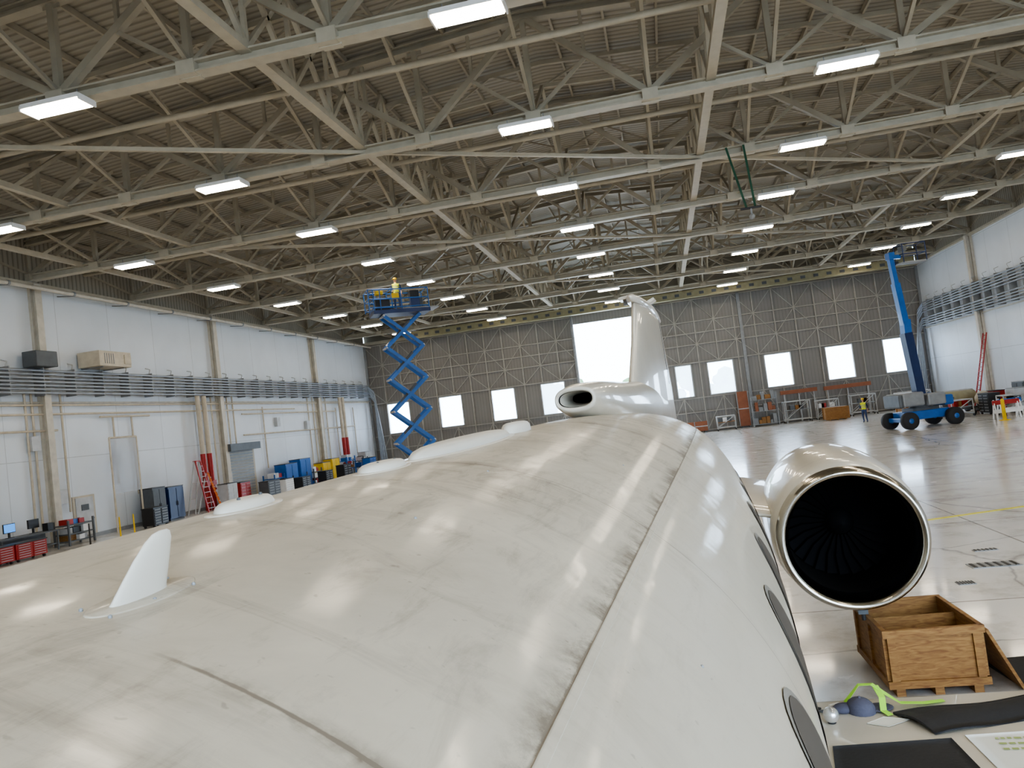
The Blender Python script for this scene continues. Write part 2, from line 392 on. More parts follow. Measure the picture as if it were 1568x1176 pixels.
# ------------------------------------------------------------------ roof framework
TY=[2.3+7.5*i for i in range(-2,10)]
b=MB(); zc=13.12
npan=14; dxp=(XR-XL)/npan
for ty in TY:
    b.ibeam((XL,ty,zc),(XR,ty,zc),.40,.32,'steel2')
    for sgn in(-1,1):
        xe=XL if sgn<0 else XR
        b.ibeam((XC,ty,roofz(XC)-.32),(xe,ty,roofz(xe)-.32),.3,.28,'steel')
    for i in range(npan+1):
        x=XL+i*dxp; zt=roofz(x)-.35
        b.beam((x,ty,zc),(x,ty,zt),.18,.18,'steel')
        if i<npan:
            x2=x+dxp; zt2=roofz(x2)-.35; xm=(x+x2)/2; zm=roofz(xm)-.35
            if i%2==0: b.beam((x,ty,zc+.1),(x2,ty,zt2),.2,.2,'steel')
            else: b.beam((x,ty,zt),(x2,ty,zc+.1),.2,.2,'steel')
            if i%2==0: b.beam((xm,ty,(zc+zm)/2),(x2,ty,zc+.1),.11,.11,'steel'); b.beam((xm,ty,(zc+zm)/2),(xm,ty,zm),.11,.11,'steel')
            else: b.beam((xm,ty,(zc+zm)/2),(x,ty,zc+.1),.11,.11,'steel'); b.beam((xm,ty,(zc+zm)/2),(xm,ty,zm),.11,.11,'steel')
        b.box((x,ty,zc+.05),(.6,.04,.5),'steel2')
        b.box((x,ty,zt),(.5,.04,.45),'steel')
        b.box((x,ty,zc),(.5,.46,.36),'steel2')
    b.tube((XL,ty+3.75,13.9),(XR,ty+3.75,13.9),.10,'steel2',8)
    b.tube((XL,ty+.5,13.45),(XR,ty+.5,13.45),.035,'steel2',6)
    for sgn in(-1,1):
        xe=XL if sgn<0 else XR
        b.beam((XC,ty+3.75,roofz(XC)-.25),(xe,ty+3.75,roofz(xe)-.25),.14,.16,'steel')
        b.beam((XC,ty+3.75,roofz(XC)-1.15),(xe,ty+3.75,roofz(xe)-1.15),.12,.12,'steel')
    nj=28; dj=(XR-XL)/nj
    for i in range(nj):
        xa=XL+i*dj; xb=xa+dj
        za=roofz(xa)-(.25 if i%2 else 1.15); zb=roofz(xb)-(1.15 if i%2 else .25)
        b.beam((xa,ty+3.75,za),(xb,ty+3.75,zb),.07,.07,'steel')
    for i in range(0,npan+1):
        x=XL+i*dxp
        b.beam((x,ty,zc+.2),(x,ty+3.75,roofz(x)-1.15),.11,.11,'steel')
        b.beam((x,ty+7.5,zc+.2),(x,ty+3.75,roofz(x)-1.15),.11,.11,'steel')
    for i,(xa,xb) in enumerate(((-20.7,-9.0),(-9.0,2.7),(2.7,14.4))):
        if (i+round(ty/7.5))%2==0: b.beam((xa,ty,zc),(xb,ty+7.5,zc),.12,.12,'steel2')
for x,hv in((-26.5,0),(-20.7,0),(-9.0,1),(2.7,1),(14.4,0),(20.5,0)):
    b.beam((x,TY[0],zc+.18),(x,YF,zc+.18),.3 if hv else .2,.2,'steel2')
    for ty in TY:
        zt=roofz(x)-.4
        for u0,u1 in((0,2.5),(2.5,5),(5,7.5)):
            y0,y1=ty+u0,min(ty+u1,YF)
            b.beam((x,y0,zc+.25),(x,y1,zt),.13,.13,'steel2')
            if hv: b.beam((x,y0,zt),(x,y1,zc+.25),.13,.13,'steel2'); b.beam((x,y1,zc+.2),(x,y1,zt),.12,.12,'steel2')
xx=XL+.9
while xx<XR:
    b.beam((xx,YB,roofz(xx)-.12),(xx,YF,roofz(xx)-.12),.08,.2,'steel'); xx+=1.77
b.build("roof_truss_framework")
b=MB(); b.tube((XL+.9,YB+1,12.45),(XL+.9,YF-.5,12.45),.10,'walltrim',10)
for yy in range(-10,74,4): b.beam((XL,yy,12.45),(XL+.95,yy,12.33),.05,.05,'grey'); b.tube((XL+.9,yy+.0,12.45),(XL+.9,yy+.12,12.45),.13,'grey',10)
b.build("eave_service_pipe")
# ceiling lights
lb=MB(); lb.box((0,0,.10),(1.7,.62,.12),'white'); lb.box((0,0,.02),(1.6,.55,.05),'lamp')
for x in(-.6,.6): lb.tube((x,0,.15),(x,0,.40),.012,'grey',6)
for x in(-.86,.86): lb.box((x,0,.05),(.04,.62,.14),'white')
proto=lb.build("ceiling_light"); first=True
for ty in TY[1:]:
    for x in(-23.5,-14.2,-3.25,6.6,17.5):
        if first: proto.location=(x,ty-.35,12.72); first=False
        else:
            o=bpy.data.objects.new("ceiling_light",proto.data); scene.collection.objects.link(o); o.location=(x,ty-.35,12.72)
b=MB(); b.ibeam((-24,72.3,12.75),(22.5,71.6,12.75),.5,.7,'olive',t=.08)
k=-23
while k<22:
    yk=72.3-(k+24)/46.5*.7
    b.box((k,yk-.06,12.75),(.4,.06,.25),'dgrey'); k+=1.1
for x in(-23,-8,7,22): b.box((x,72,13.25),(.5,1.2,.3),'grey')
b.build("overhead_crane_beam")
b=MB()
for dx in(-.28,.28):
    b.beam((4.0+dx*1.2,31.6,13.1),(4.3+dx*.6,31.6,10.6),.08,.05,'dgreen')
b.tube((3.9,31.6,10.55),(4.7,31.6,10.55),.05,'black'); b.tube((4.3,31.6,10.55),(4.3,31.6,10.25),.04,'grey')
b.ball((4.3,31.6,10.2),.12,'grey',10)
b.build("lifting_strap_hoist")

# ------------------------------------------------------------------ wall conduits
b=MB(); x=XL+.55
zs=[7.40,7.58,7.76,7.94,8.12,8.30,8.48]
for i,z in enumerate(zs):
    xo=x+.03*(i%2)
    b.path([(xo,YB+1,z),(xo,YF-1.2-.1*i,z),(xo+.3,YF-.9,z-.6),(xo+.3+.12*i,YF-.9,.3)],.065,'pipe',8)
for yy in range(-10,74,2):
    b.box((XL+.3,yy,7.95),(.6,.06,1.35),'grey'); b.path([(XL+.4,yy,8.55),(XL+.5,yy,8.85),(XL+.2,yy,8.95)],.03,'lgrey',6)
b.build("conduit_rack_left")
b=MB()
for i,z in enumerate([7.2,7.4,7.6,7.8,8.35,8.55,8.75,8.95,9.15]):
    xo=XR-.5-.03*(i%2)
    b.path([(xo,YB+1,z),(xo,YF-1.2-.1*i,z),(xo-.2,YF-.9,z-.6),(xo-.2-.12*i,YF-.9,.3)],.06,'pipe',8)
for yy in range(-10,74,2):
    b.box((XR-.3,yy,8.2),(.5,.06,2.2),'grey'); b.path([(XR-.4,yy,9.3),(XR-.5,yy,9.6),(XR-.2,yy,9.7)],.025,'lgrey',6)
b.build("conduit_rack_right")
b=MB()
for y,z0,z1 in((26.5,0,6.8),(27.3,0,5.6),(28.9,0,7.3),(31.2,0,7.4),(31.6,.4,7.4),(33.4,1.5,7.4),(37,2.5,6.2),(38.5,1.8,6.2),(44.8,0,7.4),(45.6,0,7.4),(46.4,0,7.4),(48.3,4,7.4),(49,4,7.4),(53,2,6.6),(60.5,0,7.4),(61.4,0,7.4),(63.2,0,7.4),(64,0,7.4),(66,2,6.4),(70,2,6.4)):
    b.tube((XL+.12,y,z0),(XL+.12,y,z1),.055,'wpipe',6)
for z,a,c in((6.85,20,74),(6.4,20,58),(5.6,24,33),(6.2,36,40),(4.6,50,70),(6.1,50,66)):
    b.tube((XL+.16,a,z),(XL+.16,c,z),.055,'wpipe',6)
for y,z in((32.9,2.3),(31.5,5),(47.6,1.8),(60,5),(37,4),(55,5.4),(40,1.6)): b.box((XL+.15,y,z),(.25,.5,.7),'lgrey')
b.build("wall_piping_left")
b=MB()
b.box((XL+.65,31.8,9.0),(.8,1.3,.75),'dgrey'); b.build("electrical_enclosure",bevel=.03)
b=MB(); b.box((XL+.8,36.0,9.15),(1.3,2.4,.8),'cream'); b.box((XL+1.3,36.9,9.15),(.4,.5,.5),'cream')
for k in range(5): b.box((XL+1.46,35.2+.16*k,9.15),(.02,.05,.55),'grey')
for y in(35.2,36.8): b.beam((XL,y,8.75),(XL+1.3,y,8.73),.08,.08,'grey')
b.build("air_handling_unit",bevel=.02)
for y in(44.2,66.0):
    b=MB()
    for k in range(2):
        b.tube((XL+.6,y+.7*k,0),(XL+.6,y+.7*k,3.6),.17,'red',12); b.lathe([(-.06,.24),(.06,.24)],(XL+.6,y+.7*k,1.3),(0,0,1),'red',12)
        b.tube((XL+.6,y+.7*k,3.6),(XL+.6,y+.7*k,7.3),.15,'cream',12); b.box((XL+.6,y+.7*k,1.7),(.4,.4,.3),'red')
    b.build("fire_sprinkler_riser")
b=MB(); b.box((XL+.03,34.4,1.1),(.06,1.5,2.2),'cream'); b.box((XL+.07,34.4,1.08),(.05,1.2,2.05),'lgrey'); b.box((XL+.11,34.4,1.6),(.02,.5,.3),'dgrey'); b.ball((XL+.13,34.9,1.0),.05,'grey',8)
b.build("door_3")
b=MB(); b.box((XL+.05,49.3,1.9),(.1,3.8,3.8),'cream')
for k in range(18): b.box((XL+.13,49.3,.1+.2*k),(.05,3.2,.15),'grey')
b.box((XL+.35,49.3,3.8),(.6,3.9,.5),'dgrey'); b.build("door_4")
b=MB()
for y in(35.6,37.7): b.tube((XL+.9,y,0),(XL+.9,y,5.0),.05,'wpipe',8)
b.tube((XL+.9,35.6,5.0),(XL+.9,37.7,5.0),.05,'wpipe',8); b.box((XL+.9,36.65,3.5),(.02,2.0,2.9),'pane'); b.build("framed_screen_partition")

# ---- left side equipment
def tool_chest(loc,col,rz=0,w=1.6,h=1.1,d=.7):
    b=MB(); b.box((0,0,h/2+.12),(d,w,h),col)
    for k in range(6):
        zz=.12+h*(k+.6)/6.4
        for s_ in(-1,1): b.box((d/2+.012,s_*w/4,zz),(.02,w*.42,h*.125),col); b.box((d/2+.03,s_*w/4,zz+h*.03),(.02,w*.36,.02),'lgrey')
    b.box((0,0,h+.14),(d+.05,w+.05,.04),'black')
    for x in(-d*.4,d*.4):
        for y in(-w*.42,w*.42): b.tube((x,y-.03,.07),(x,y+.03,.07),.07,'black',12)
    return b.build("rolling_tool_chest",loc=loc,rz=rz)
for i,y in enumerate((24.6,26.4,28.1)): tool_chest((XL+2.4,y,0),'red',h=.62)
b=MB(); b.box((0,0,.9),(.9,3.2,.06),'dgrey'); 
for x in(-.4,.4):
    for y in(-1.5,1.5): b.box((x,y,.44),(.06,.06,.88),'dgrey')
b.box((0,0,.3),(.8,3.0,.04),'dgrey'); b.box((-.3,0,.6),(.1,3.0,.6),'dgrey')
for y in(-.6,.7):
    b.box((-.1,y,1.35),(.05,.62,.40),'black'); b.box((-.07,y,1.35),(.012,.57,.35),'screen' if y<0 else 'black'); b.box((-.12,y,1.02),(.06,.08,.25),'black'); b.box((-.1,y,.94),(.2,.3,.02),'black')
b.box((.1,1.3,1.1),(.3,.3,.35),'black'); b.build("computer_workbench",loc=(XL+1.2,29.3,0))
def cabinet(name,loc,size,col,col2='grey',rz=0):
    b=MB(); w,d,h=size
    b.box((0,0,h/2+.05),(d,w,h-.1),col)
    for s in(-1,1): b.box((d/2+.015,s*w/4,h/2+.05),(.03,w*.46,h*.86),col); b.box((d/2+.045,s*.06,h/2),(.03,.03,.25),col2)
    b.box((0,0,.04),(d*.9,w*.92,.08),'black'); b.box((0,0,h+.02),(d+.04,w+.04,.04),col2)
    return b.build(name,loc=loc,rz=rz)
cabinet("storage_cabinet",(XL+.9,38.6,0),(1.1,.8,2.0),'dgrey','black'); cabinet("storage_cabinet",(XL+.9,40.1,0),(1.4,.8,1.9),'navy','black')
cabinet("blue_parts_cabinet",(XL+1.0,54.0,0),(1.9,.9,2.1),'blue','black'); cabinet("blue_parts_cabinet",(XL+1.0,56.3,0),(1.8,.9,2.3),'blue','dgrey')
cabinet("flammables_cabinet",(XL+1.0,60.2,0),(1.5,.8,1.7),'yellow','dgrey'); cabinet("flammables_cabinet",(XL+1.0,62.0,0),(1.5,.8,1.9),'yellow','dgrey')
cabinet("storage_cabinet",(XL+1.0,69.5,0),(1.5,.8,2.0),'lgrey')
def ladder(loc,h=2.8,rz=0,col='red'):
    b=MB()
    for y in(-.35,.35):
        f=.7
        b.beam((.7,y,0),(0.05,y*f,h),.06,.09,col); b.beam((-.7,y,0),(-.05,y*f,h),.05,.07,'lgrey')
    n=int(h/.3)
    for k in range(1,n):
        t=k/n; b.box((.7*(1-t)+.05*t,0,h*t),(.12,.68-.2*t,.03),'lgrey')
    b.box((0,0,h),(.25,.5,.06),'red')
    for t in(.3,.6): b.tube((-.7*(1-t),-.3,h*t),(-.7*(1-t),.3,h*t),.02,'lgrey',6)
    return b.build("step_ladder",loc=loc,rz=rz)
ladder((XL+1.6,42.0,0),3.2); ladder((XL+1.4,43.2,0),2.4,.5,'orange')
def rack(name,loc,w=3,h=2.4,d=.9,rz=0,cols=('wood','blue','white','black','red','lgrey'),fr='blue',seed=1):
    r=random.Random(seed); b=MB()
    for x in(-d/2,d/2):
        for y in(-w/2,w/2): b.box((x,y,h/2),(.08,.08,h),fr)
    L=[.2,h*.45,h*.8]
    for z in L:
        b.box((0,0,z),(d,w,.06),fr)
        y=-w/2+.15
        while y<w/2-.4:
            ww_=r.uniform(.25,.6); hh=r.uniform(.2,h*.28)
            b.box((r.uniform(-.1,.1),y+ww_/2,z+.03+hh/2),(d*.6,ww_*.9,hh),r.choice(cols)); y+=ww_
    b.build(name,loc=loc,rz=rz)
rack("storage_rack",(XL+1.1,32.4,0),1.6,1.2,.8,fr='dgrey',seed=2)
rack("storage_rack",(XL+.9,52.2,0),1.4,1.5,seed=3); rack("storage_rack",(XL+1.0,58.3,0),1.4,1.4,fr='dgrey',seed=4); rack("storage_rack",(XL+1.4,64.2,0),1.8,1.9,seed=5); rack("storage_rack",(XL+1.2,67.9,0),1.3,1.6,fr='dgrey',seed=6)
tool_chest((XL+1.6,46.5,0),'red',w=1.2,h=1.3); tool_chest((XL+1.7,44.8,0),'lgrey',w=1.1,h=1.4); tool_chest((XL+2.4,51.0,0),'white',w=1.2,h=1.0); tool_chest((XL+2.2,36.9,0),'black',w=1.2,h=.9)
tool_chest((XL+2.6,53.2,0),'black',w=1.3,h=.9); tool_chest((XL+2.6,57.2,0),'black',w=1.3,h=1.0); tool_chest((XL+2.5,48.6,0),'dgrey',w=1.6,h=1.1); tool_chest((XL+2.6,60.8,0),'black',w=1.5,h=1.2); tool_chest((XL+3.0,65.6,0),'blue',w=1.5,h=1.4)
for i,y in enumerate((30.9,32.9,33.9)):
    b=MB(); b.lathe([(0,.25),(.04,.25),(.05,.04),(1.0,.03),(1.05,.0)],(0,0,0),(0,0,1),'yellow' if i else 'black',16); b.build("barrier_stanchion",loc=(XL+3.2,y,0))

# ---- far wall / right side equipment
rack("pallet_rack",(8.7,73.0,0),2.2,3.0,1.0,rz=pi/2,cols=('brownpanel','wood','grey'),fr='grey',seed=8)
rack("pallet_rack",(-12.5,73.2,0),3.0,2.4,1.0,rz=pi/2,cols=('brownpanel','wood','white'),fr='grey',seed=9)
def panel_stack(loc,w,h,z=0):
    b=MB(); b.box((0,0,h/2+.15),(w,.25,h),'brownpanel'); nk=max(1,int(w/.8))
    for k in range(nk+1): b.box((-w/2+k*w/nk,-.15,h/2+.15),(.08,.08,h),'grey')
    b.box((0,-.15,.15+h*.5),(w,.06,.08),'lgrey')
    for x in(-w*.4,w*.4): b.box((x,0,.075),(.2,.8,.15),'dgrey')
    b.build("brown_panel_stack",loc=loc)
panel_stack((2.4,73.6,0),2.4,.9); panel_stack((7.0,74.0,0),1.0,3.2)
b=MB(); 
for x0_,x1_,zz in((10.4,13.6,2.75),(14.2,18.2,2.7)):
    b.box(((x0_+x1_)/2,74.1,zz),(x1_-x0_,.3,.35),'brownpanel')
    for x in(x0_+.3,(x0_+x1_)/2,x1_-.3):
        b.beam((x,73.9,0),(x,74.1,zz-.15),.08,.08,'lgrey'); b.beam((x,74.35,0),(x,74.1,zz-.15),.08,.08,'lgrey')
b.build("door_guide_rail_trestle")
def stand(loc,w,h,seed,rz=0):
    r=random.Random(seed); b=MB()
    for x in(-w/2,w/2):
        for y in(-.5,.5): b.tube((x,y,.15),(x,y,h),.04,'lgrey',6)
        b.tube((x,-.5,.2),(x,.5,.2),.04,'lgrey',6); b.tube((x,-.5,h),(x,.5,h),.04,'lgrey',6)
    for y in(-.5,.5):
        b.tube((-w/2,y,h),(w/2,y,h),.04,'lgrey',6); b.tube((-w/2,y,.3),(w/2,y,.3),.04,'lgrey',6); b.tube((-w/2,y,.3),(w/2,y,h),.03,'lgrey',6)
    b.box((0,0,h*.6),(w,1,.05),r.choice(('grey','wood','brownpanel')))
    for k in range(3): b.box((r.uniform(-w/3,w/3),0,h*.6+.2),(.4,.5,.4),r.choice(('wood','red','white','dgrey')))
    for x in(-w/2,w/2):
        for y in(-.5,.5): b.tube((x-.03,y,.09),(x+.03,y,.09),.09,'black',10)
    b.build("maintenance_stand",loc=loc,rz=rz)
for i,(x,y,w_,h_) in enumerate(((5.2,72.8,1.6,1.3),(11.4,72.7,2.2,1.9),(14.0,72.7,1.8,1.7),(16.8,72.0,2.0,1.8),(20.5,71,1.8,1.6),(20.9,62,2,1.5),(19.2,66.2,2.4,1.7))): stand((x,y,0),w_,h_,i)
def crate(name,loc,s,rz=0):
    b=MB(); w_,d,h=s
    b.box((0,0,h/2+.08),(w_,d,h),'wood')
    for x in(-w_/2,w_/2):
        for y in(-d/2,d/2): b.box((x,y,h/2+.08),(.12,.12,h+.02),'wood')
    for z in(.14,h+.02): b.box((0,-d/2-.03,z),(w_+.1,.05,.14),'wood'); b.box((0,d/2+.03,z),(w_+.1,.05,.14),'wood')
    for x in(-w_*.35,0,w_*.35): b.box((x,0,.04),(.12,d,.08),'wood')
    b.build(name,loc=loc,rz=rz)
crate("shipping_crate",(14.0,69.5,0),(1.8,1.2,1.0)); crate("shipping_crate",(18.2,63.5,0),(1.6,1.2,1.2),.3); crate("shipping_crate",(-20.5,73,0),(1.8,1.2,1.3))
def tank(loc,rz,l=2.6,r=.55,col='olive'):
    b=MB(); b.lathe([(-l/2-.2,.01),(-l/2-.15,r*.6),(-l/2,r),(l/2,r),(l/2+.15,r*.6),(l/2+.2,.01)],(0,0,r+.55),(1,0,0),col,24)
    for x in(-l*.3,l*.3): b.box((x,0,.45),(.15,r*1.6,.6),'dgrey'); 
    for x in(-l*.4,l*.4):
        for y in(-.5,.5): b.tube((x,y-.05,.2),(x,y+.05,.2),.2,'black',14)
    b.box((0,0,.3),(l,.9,.08),'dgrey'); b.tube((l/2+.2,0,.3),(l/2+1.1,0,.5),.03,'dgrey',6)
    b.build("compressed_air_tank_cart",loc=loc,rz=rz)
tank((20.0,59.0,0),.2,2.2,.5); tank((20.6,56.3,0),1.2,2.0,.45,'cream')
b=MB()
for y in(-.3,.3): b.beam((0,y,0),(1.3,y,5.4),.07,.09,'red')
for k in range(17): b.tube((1.3*k/17,-.3,5.4*k/17+.15),(1.3*k/17,.3,5.4*k/17+.15),.025,'red',6)
b.build("extension_ladder",loc=(XR-2.0,60.5,0))
cabinet("storage_cabinet",(XR-.9,55.0,0),(1.6,.9,1.8),'dgrey','grey',rz=pi); cabinet("tool_locker",(XR-2.2,53.0,0),(1.2,.8,1.5),'lgrey',rz=pi)
tool_chest((20.2,54.2,0),'black',pi,1.6,1.2); tool_chest((18.4,56.8,0),'dgrey',pi,1.6,1.1); tool_chest((21.9,57.6,0),'red',pi,1.2,1.2)
stand((20.6,51.3,0),1.8,1.2,31); stand((18.3,54.4,0),1.6,1.1,32,.4)
for i,(x,y) in enumerate(((18.9,48.6),(19.6,49.9))):
    b=MB()
    for s in(-1,1): b.beam((s*.6,-.3,0),(s*.6,0,1.1),.06,.06,'white'); b.beam((s*.6,.3,0),(s*.6,0,1.1),.06,.06,'white')
    b.box((0,-.06,.95),(1.4,.04,.25),'blue' if i else 'red'); b.box((0,-.2,.45),(1.4,.04,.2),'white'); b.build("folding_barricade",loc=(x,y,0),rz=.2*i)
b=MB(); b.lathe([(0,.3),(.03,.3),(.05,.1),(1.15,.09),(1.2,.01)],(0,0,0),(0,0,1),'yellow',16); b.build("safety_bollard",loc=(18.3,47.4,0))
r=random.Random(3); tm=mat("tree_foliage",(.10,.16,.07),.8,var=.4,vscale=1)
for i in range(7):
    b=MB(); h=r.uniform(7,11); b.tube((0,0,0),(0,0,h*.5),.3,'brownpanel',8,r2=.15)
    for k in range(14): b.ball((r.uniform(-2.2,2.2),r.uniform(-2,2),h*.4+r.uniform(0,h*.55)),r.uniform(1,1.8),tm,8)
    b.build("tree",loc=(-26+i*6+r.uniform(-1,1),150+r.uniform(-4,4),-.1))

# ------------------------------------------------------------------ workers
def worker(loc,rz,pose='walk',parent=None):
    J={'pel':(0,0,.95,.15),'waist':(0,0,1.10,.135),'chest':(0,.0,1.32,.165),'neck0':(0,0,1.46,.085),'neck':(0,-.01,1.54,.055),'head':(0,-.015,1.60,.06),
       'sl':(.19,0,1.42,.065),'el':(.27,.03,1.14,.048),'wl':(.27,-.10,.90,.03),'hl':(.27,-.14,.83,.035),
       'sr':(-.19,0,1.42,.065),'er':(-.26,-.02,1.14,.048),'wr':(-.20,-.20,1.02,.03),'hr':(-.17,-.27,1.0,.035),
       'pl':(.10,0,.88,.10),'kl':(.13,-.10,.49,.065),'al':(.14,.03,.10,.045),'fl':(.15,-.12,.045,.045),
       'pr':(-.10,0,.88,.10),'kr':(-.12,.02,.49,.065),'ar':(-.14,.20,.11,.045),'fr':(-.15,.05,.045,.045)}
    if pose=='stand':
        J.update({'kl':(.13,-.02,.49,.065),'al':(.14,.02,.10,.045),'fl':(.15,-.13,.045,.045),'kr':(-.12,-.01,.49,.065),'ar':(-.14,.03,.10,.045),'fr':(-.15,-.12,.045,.045)})
    Ed=[('pel','waist'),('waist','chest'),('chest','neck0'),('neck0','neck'),('neck','head'),('chest','sl'),('sl','el'),('el','wl'),('wl','hl'),('chest','sr'),('sr','er'),('er','wr'),('wr','hr'),('pel','pl'),('pl','kl'),('kl','al'),('al','fl'),('pel','pr'),('pr','kr'),('kr','ar'),('ar','fr')]
    ks=list(J); me=bpy.data.meshes.new("worker_skel"); me.from_pydata([J[k][:3] for k in ks],[(ks.index(a),ks.index(c)) for a,c in Ed],[])
    o=bpy.data.objects.new("tmp",me); scene.collection.objects.link(o)
    sk=o.modifiers.new("skin",'SKIN')
    for i,k in enumerate(ks):
        r_=J[k][3]; me.skin_vertices[0].data[i].radius=(r_,r_*(.75 if k in('pel','waist','chest') else 1))
        me.skin_vertices[0].data[i].use_root=(k=='pel')
    sb=o.modifiers.new("sub",'SUBSURF'); sb.levels=2
    dg=bpy.context.evaluated_depsgraph_get(); ev=bpy.data.meshes.new_from_object(o.evaluated_get(dg))
    bpy.data.objects.remove(o)
    b=MB(); vs=[v.co.copy() for v in ev.vertices]
    for p in ev.polygons:
        c=p.center; 
        if c.z<.09: m='black'
        elif c.z<.98: m='denim' if abs(c.x)<.24 and not (c.y<-.15 and c.z>.85) else 'skin'
        elif c.z>1.49: m='skin'
        elif abs(c.x)<.19: m='hivis'
        elif c.z<1.05: m='skin'
        else: m='navy'
        b.f.append(list(p.vertices)); b.fm.append(b.mi(m)); b.fs.append(True)
    b.v=[tuple(v) for v in vs]
    for z,rx,ry in((1.14,.165,.125),(1.28,.19,.14)): b.lathe([(-.02,1),(.02,1)],(0,0,0),(0,0,1),'lgrey',24); n=48; b.v[-n:]=[(v[0]*rx,v[1]*ry,v[2]+z) for v in b.v[-n:]]
    b.ball((0,-.02,1.67),(.075,.095,.115),'skin',16); b.ball((0,-.118,1.665),(.014,.02,.022),'skin',8)
    for s in(-1,1):
        b.ball((s*.03,-.103,1.685),(.013,.01,.008),'white',8); b.ball((s*.03,-.111,1.685),(.006,.005,.006),'black',6); b.ball((s*.077,-.01,1.665),(.012,.022,.032),'skin',8)
    b.ball((0,-.108,1.625),(.025,.01,.007),'red',8); b.ball((0,.0,1.69),(.08,.095,.10),'hair',12)
    b.ball((0,-.01,1.735),(.105,.125,.085),'yellow',16); b.lathe([(0,.1),(.0,.135),(.012,.135),(.012,.1)],(0,-.03,1.725),(0,0,1),'yellow',20)
    for hx,hy,hz,dx,dy,dz,s in((.27,-.155,.81,0,-.25,-1,1),(-.165,-.29,1.0,.1,-1,-.1,-1)):
        d=Vector((dx,dy,dz)).normalized(); side=Vector((0,1,0)).cross(d) if abs(d.y)<.8 else Vector((1,0,0)); side.normalize()
        for k,ln in enumerate((.062,.072,.068,.05)):
            p=Vector((hx,hy,hz))+side*(k-1.5)*.019; q=p+d*ln*.55; b.tube(p,q,.009,'skin',6); b.tube(q,q+(d+Vector((0,.4,-.2))).normalized()*ln*.5,.008,'skin',6)
        p=Vector((hx,hy,hz))-side*.035-d*.03; b.tube(p,p+(d-side*.7).normalized()*.05,.010,'skin',6)
    b.build("worker",loc=loc,rz=rz,parent=parent)
worker((14.05,60.1,0.005),-.5)

# ------------------------------------------------------------------ scissor lift
root=empty("scissor_lift",(-13.5,40,0),.55)
b=MB(); b.box((0,0,.75),(3.3,1.5,.55),'blue'); b.box((0,0,.45),(3.6,1.2,.25),'dgrey'); b.box((0,.85,.8),(1.6,.25,.45),'blue'); b.box((0,-.85,.8),(1.6,.25,.45),'blue'); b.build("chassis",root,bevel=.03)
b=MB()
for x in(-1.25,1.25):
    for y in(-.85,.85):
        b.lathe([(-.16,.1),(-.16,.36),(-.12,.42),(.12,.42),(.16,.36),(.16,.1)],(x,y,.42),(0,1,0),'rubber',24); b.lathe([(-.17,.01),(-.15,.2),(.15,.2),(.17,.01)],(x,y,.42),(0,1,0),'lgrey',16)
for x in(-1.75,1.75):
    for y in(-.9,.9): b.box((x,y,.35),(.12,.12,.6),'dgrey'); b.tube((x,y,.0),(x,y,.06),.15,'dgrey',12)
b.build("wheels",root)
b=MB(); z0,z1,ns=1.1,9.75,5; dz=(z1-z0)/ns; hw=1.0
for k in range(ns):
    za=z0+k*dz; zb=za+dz
    for y in(-.55,.55):
        b.beam((-hw,y,za),(hw,y,zb),.07,.17,'blue'); b.beam((hw,y*.82,za),(-hw,y*.82,zb),.07,.17,'blue')
    for x,z in((-hw,za),(hw,za),(0,(za+zb)/2)): b.tube((x,-.58,z),(x,.58,z),.06,'lgrey',10)
    b.tube((-.5,0,za+.5),(.45,0,zb-.3),.07,'dgrey',10)
for x in(-hw,hw): b.tube((x,-.58,z1),(x,.58,z1),.06,'lgrey',10)
b.build("scissor_arms",root)
b=MB(); b.box((0,0,9.92),(3.1,1.5,.2),'navy'); b.box((1.0,0,10.05),(2.1,1.4,.06),'grey')
def rail(b,x0,x1,y0,y1,z,m='blue'):
    for x,y in((x0,y0),(x0,y1),(x1,y0),(x1,y1),((x0+x1)/2,y0),((x0+x1)/2,y1)): b.tube((x,y,z),(x,y,z+1.1),.03,m,8)
    for h in(.12,.58,1.1):
        b.path([(x0,y0,z+h),(x1,y0,z+h),(x1,y1,z+h),(x0,y1,z+h),(x0,y0,z+h)],.03,m,8)
rail(b,-1.5,1.5,-.72,.72,10.02); rail(b,-1.75,-.5,-.66,.66,10.06)
for x in(-1.5,1.5): b.box((x,0,10.1),(.03,1.5,.2),'blue')
b.build("platform",root)
b=MB(); b.box((1.1,.3,10.4),(.5,.7,.6),'dgrey'); b.box((-.9,.2,10.4),(.8,.6,.7),'black'); b.box((-.3,-.6,10.75),(.4,.25,.3),'yellow'); b.box((-1.1,-.3,11.0),(.4,.4,.2),'yellow'); b.box((.8,-.4,10.35),(.5,.4,.6),'navy'); b.box((.9,.1,10.9),(.5,.5,.4),'black'); b.build("platform_load",root,bevel=.02)
worker((-13.5-.1,40+.1,10.09),.3,'stand')

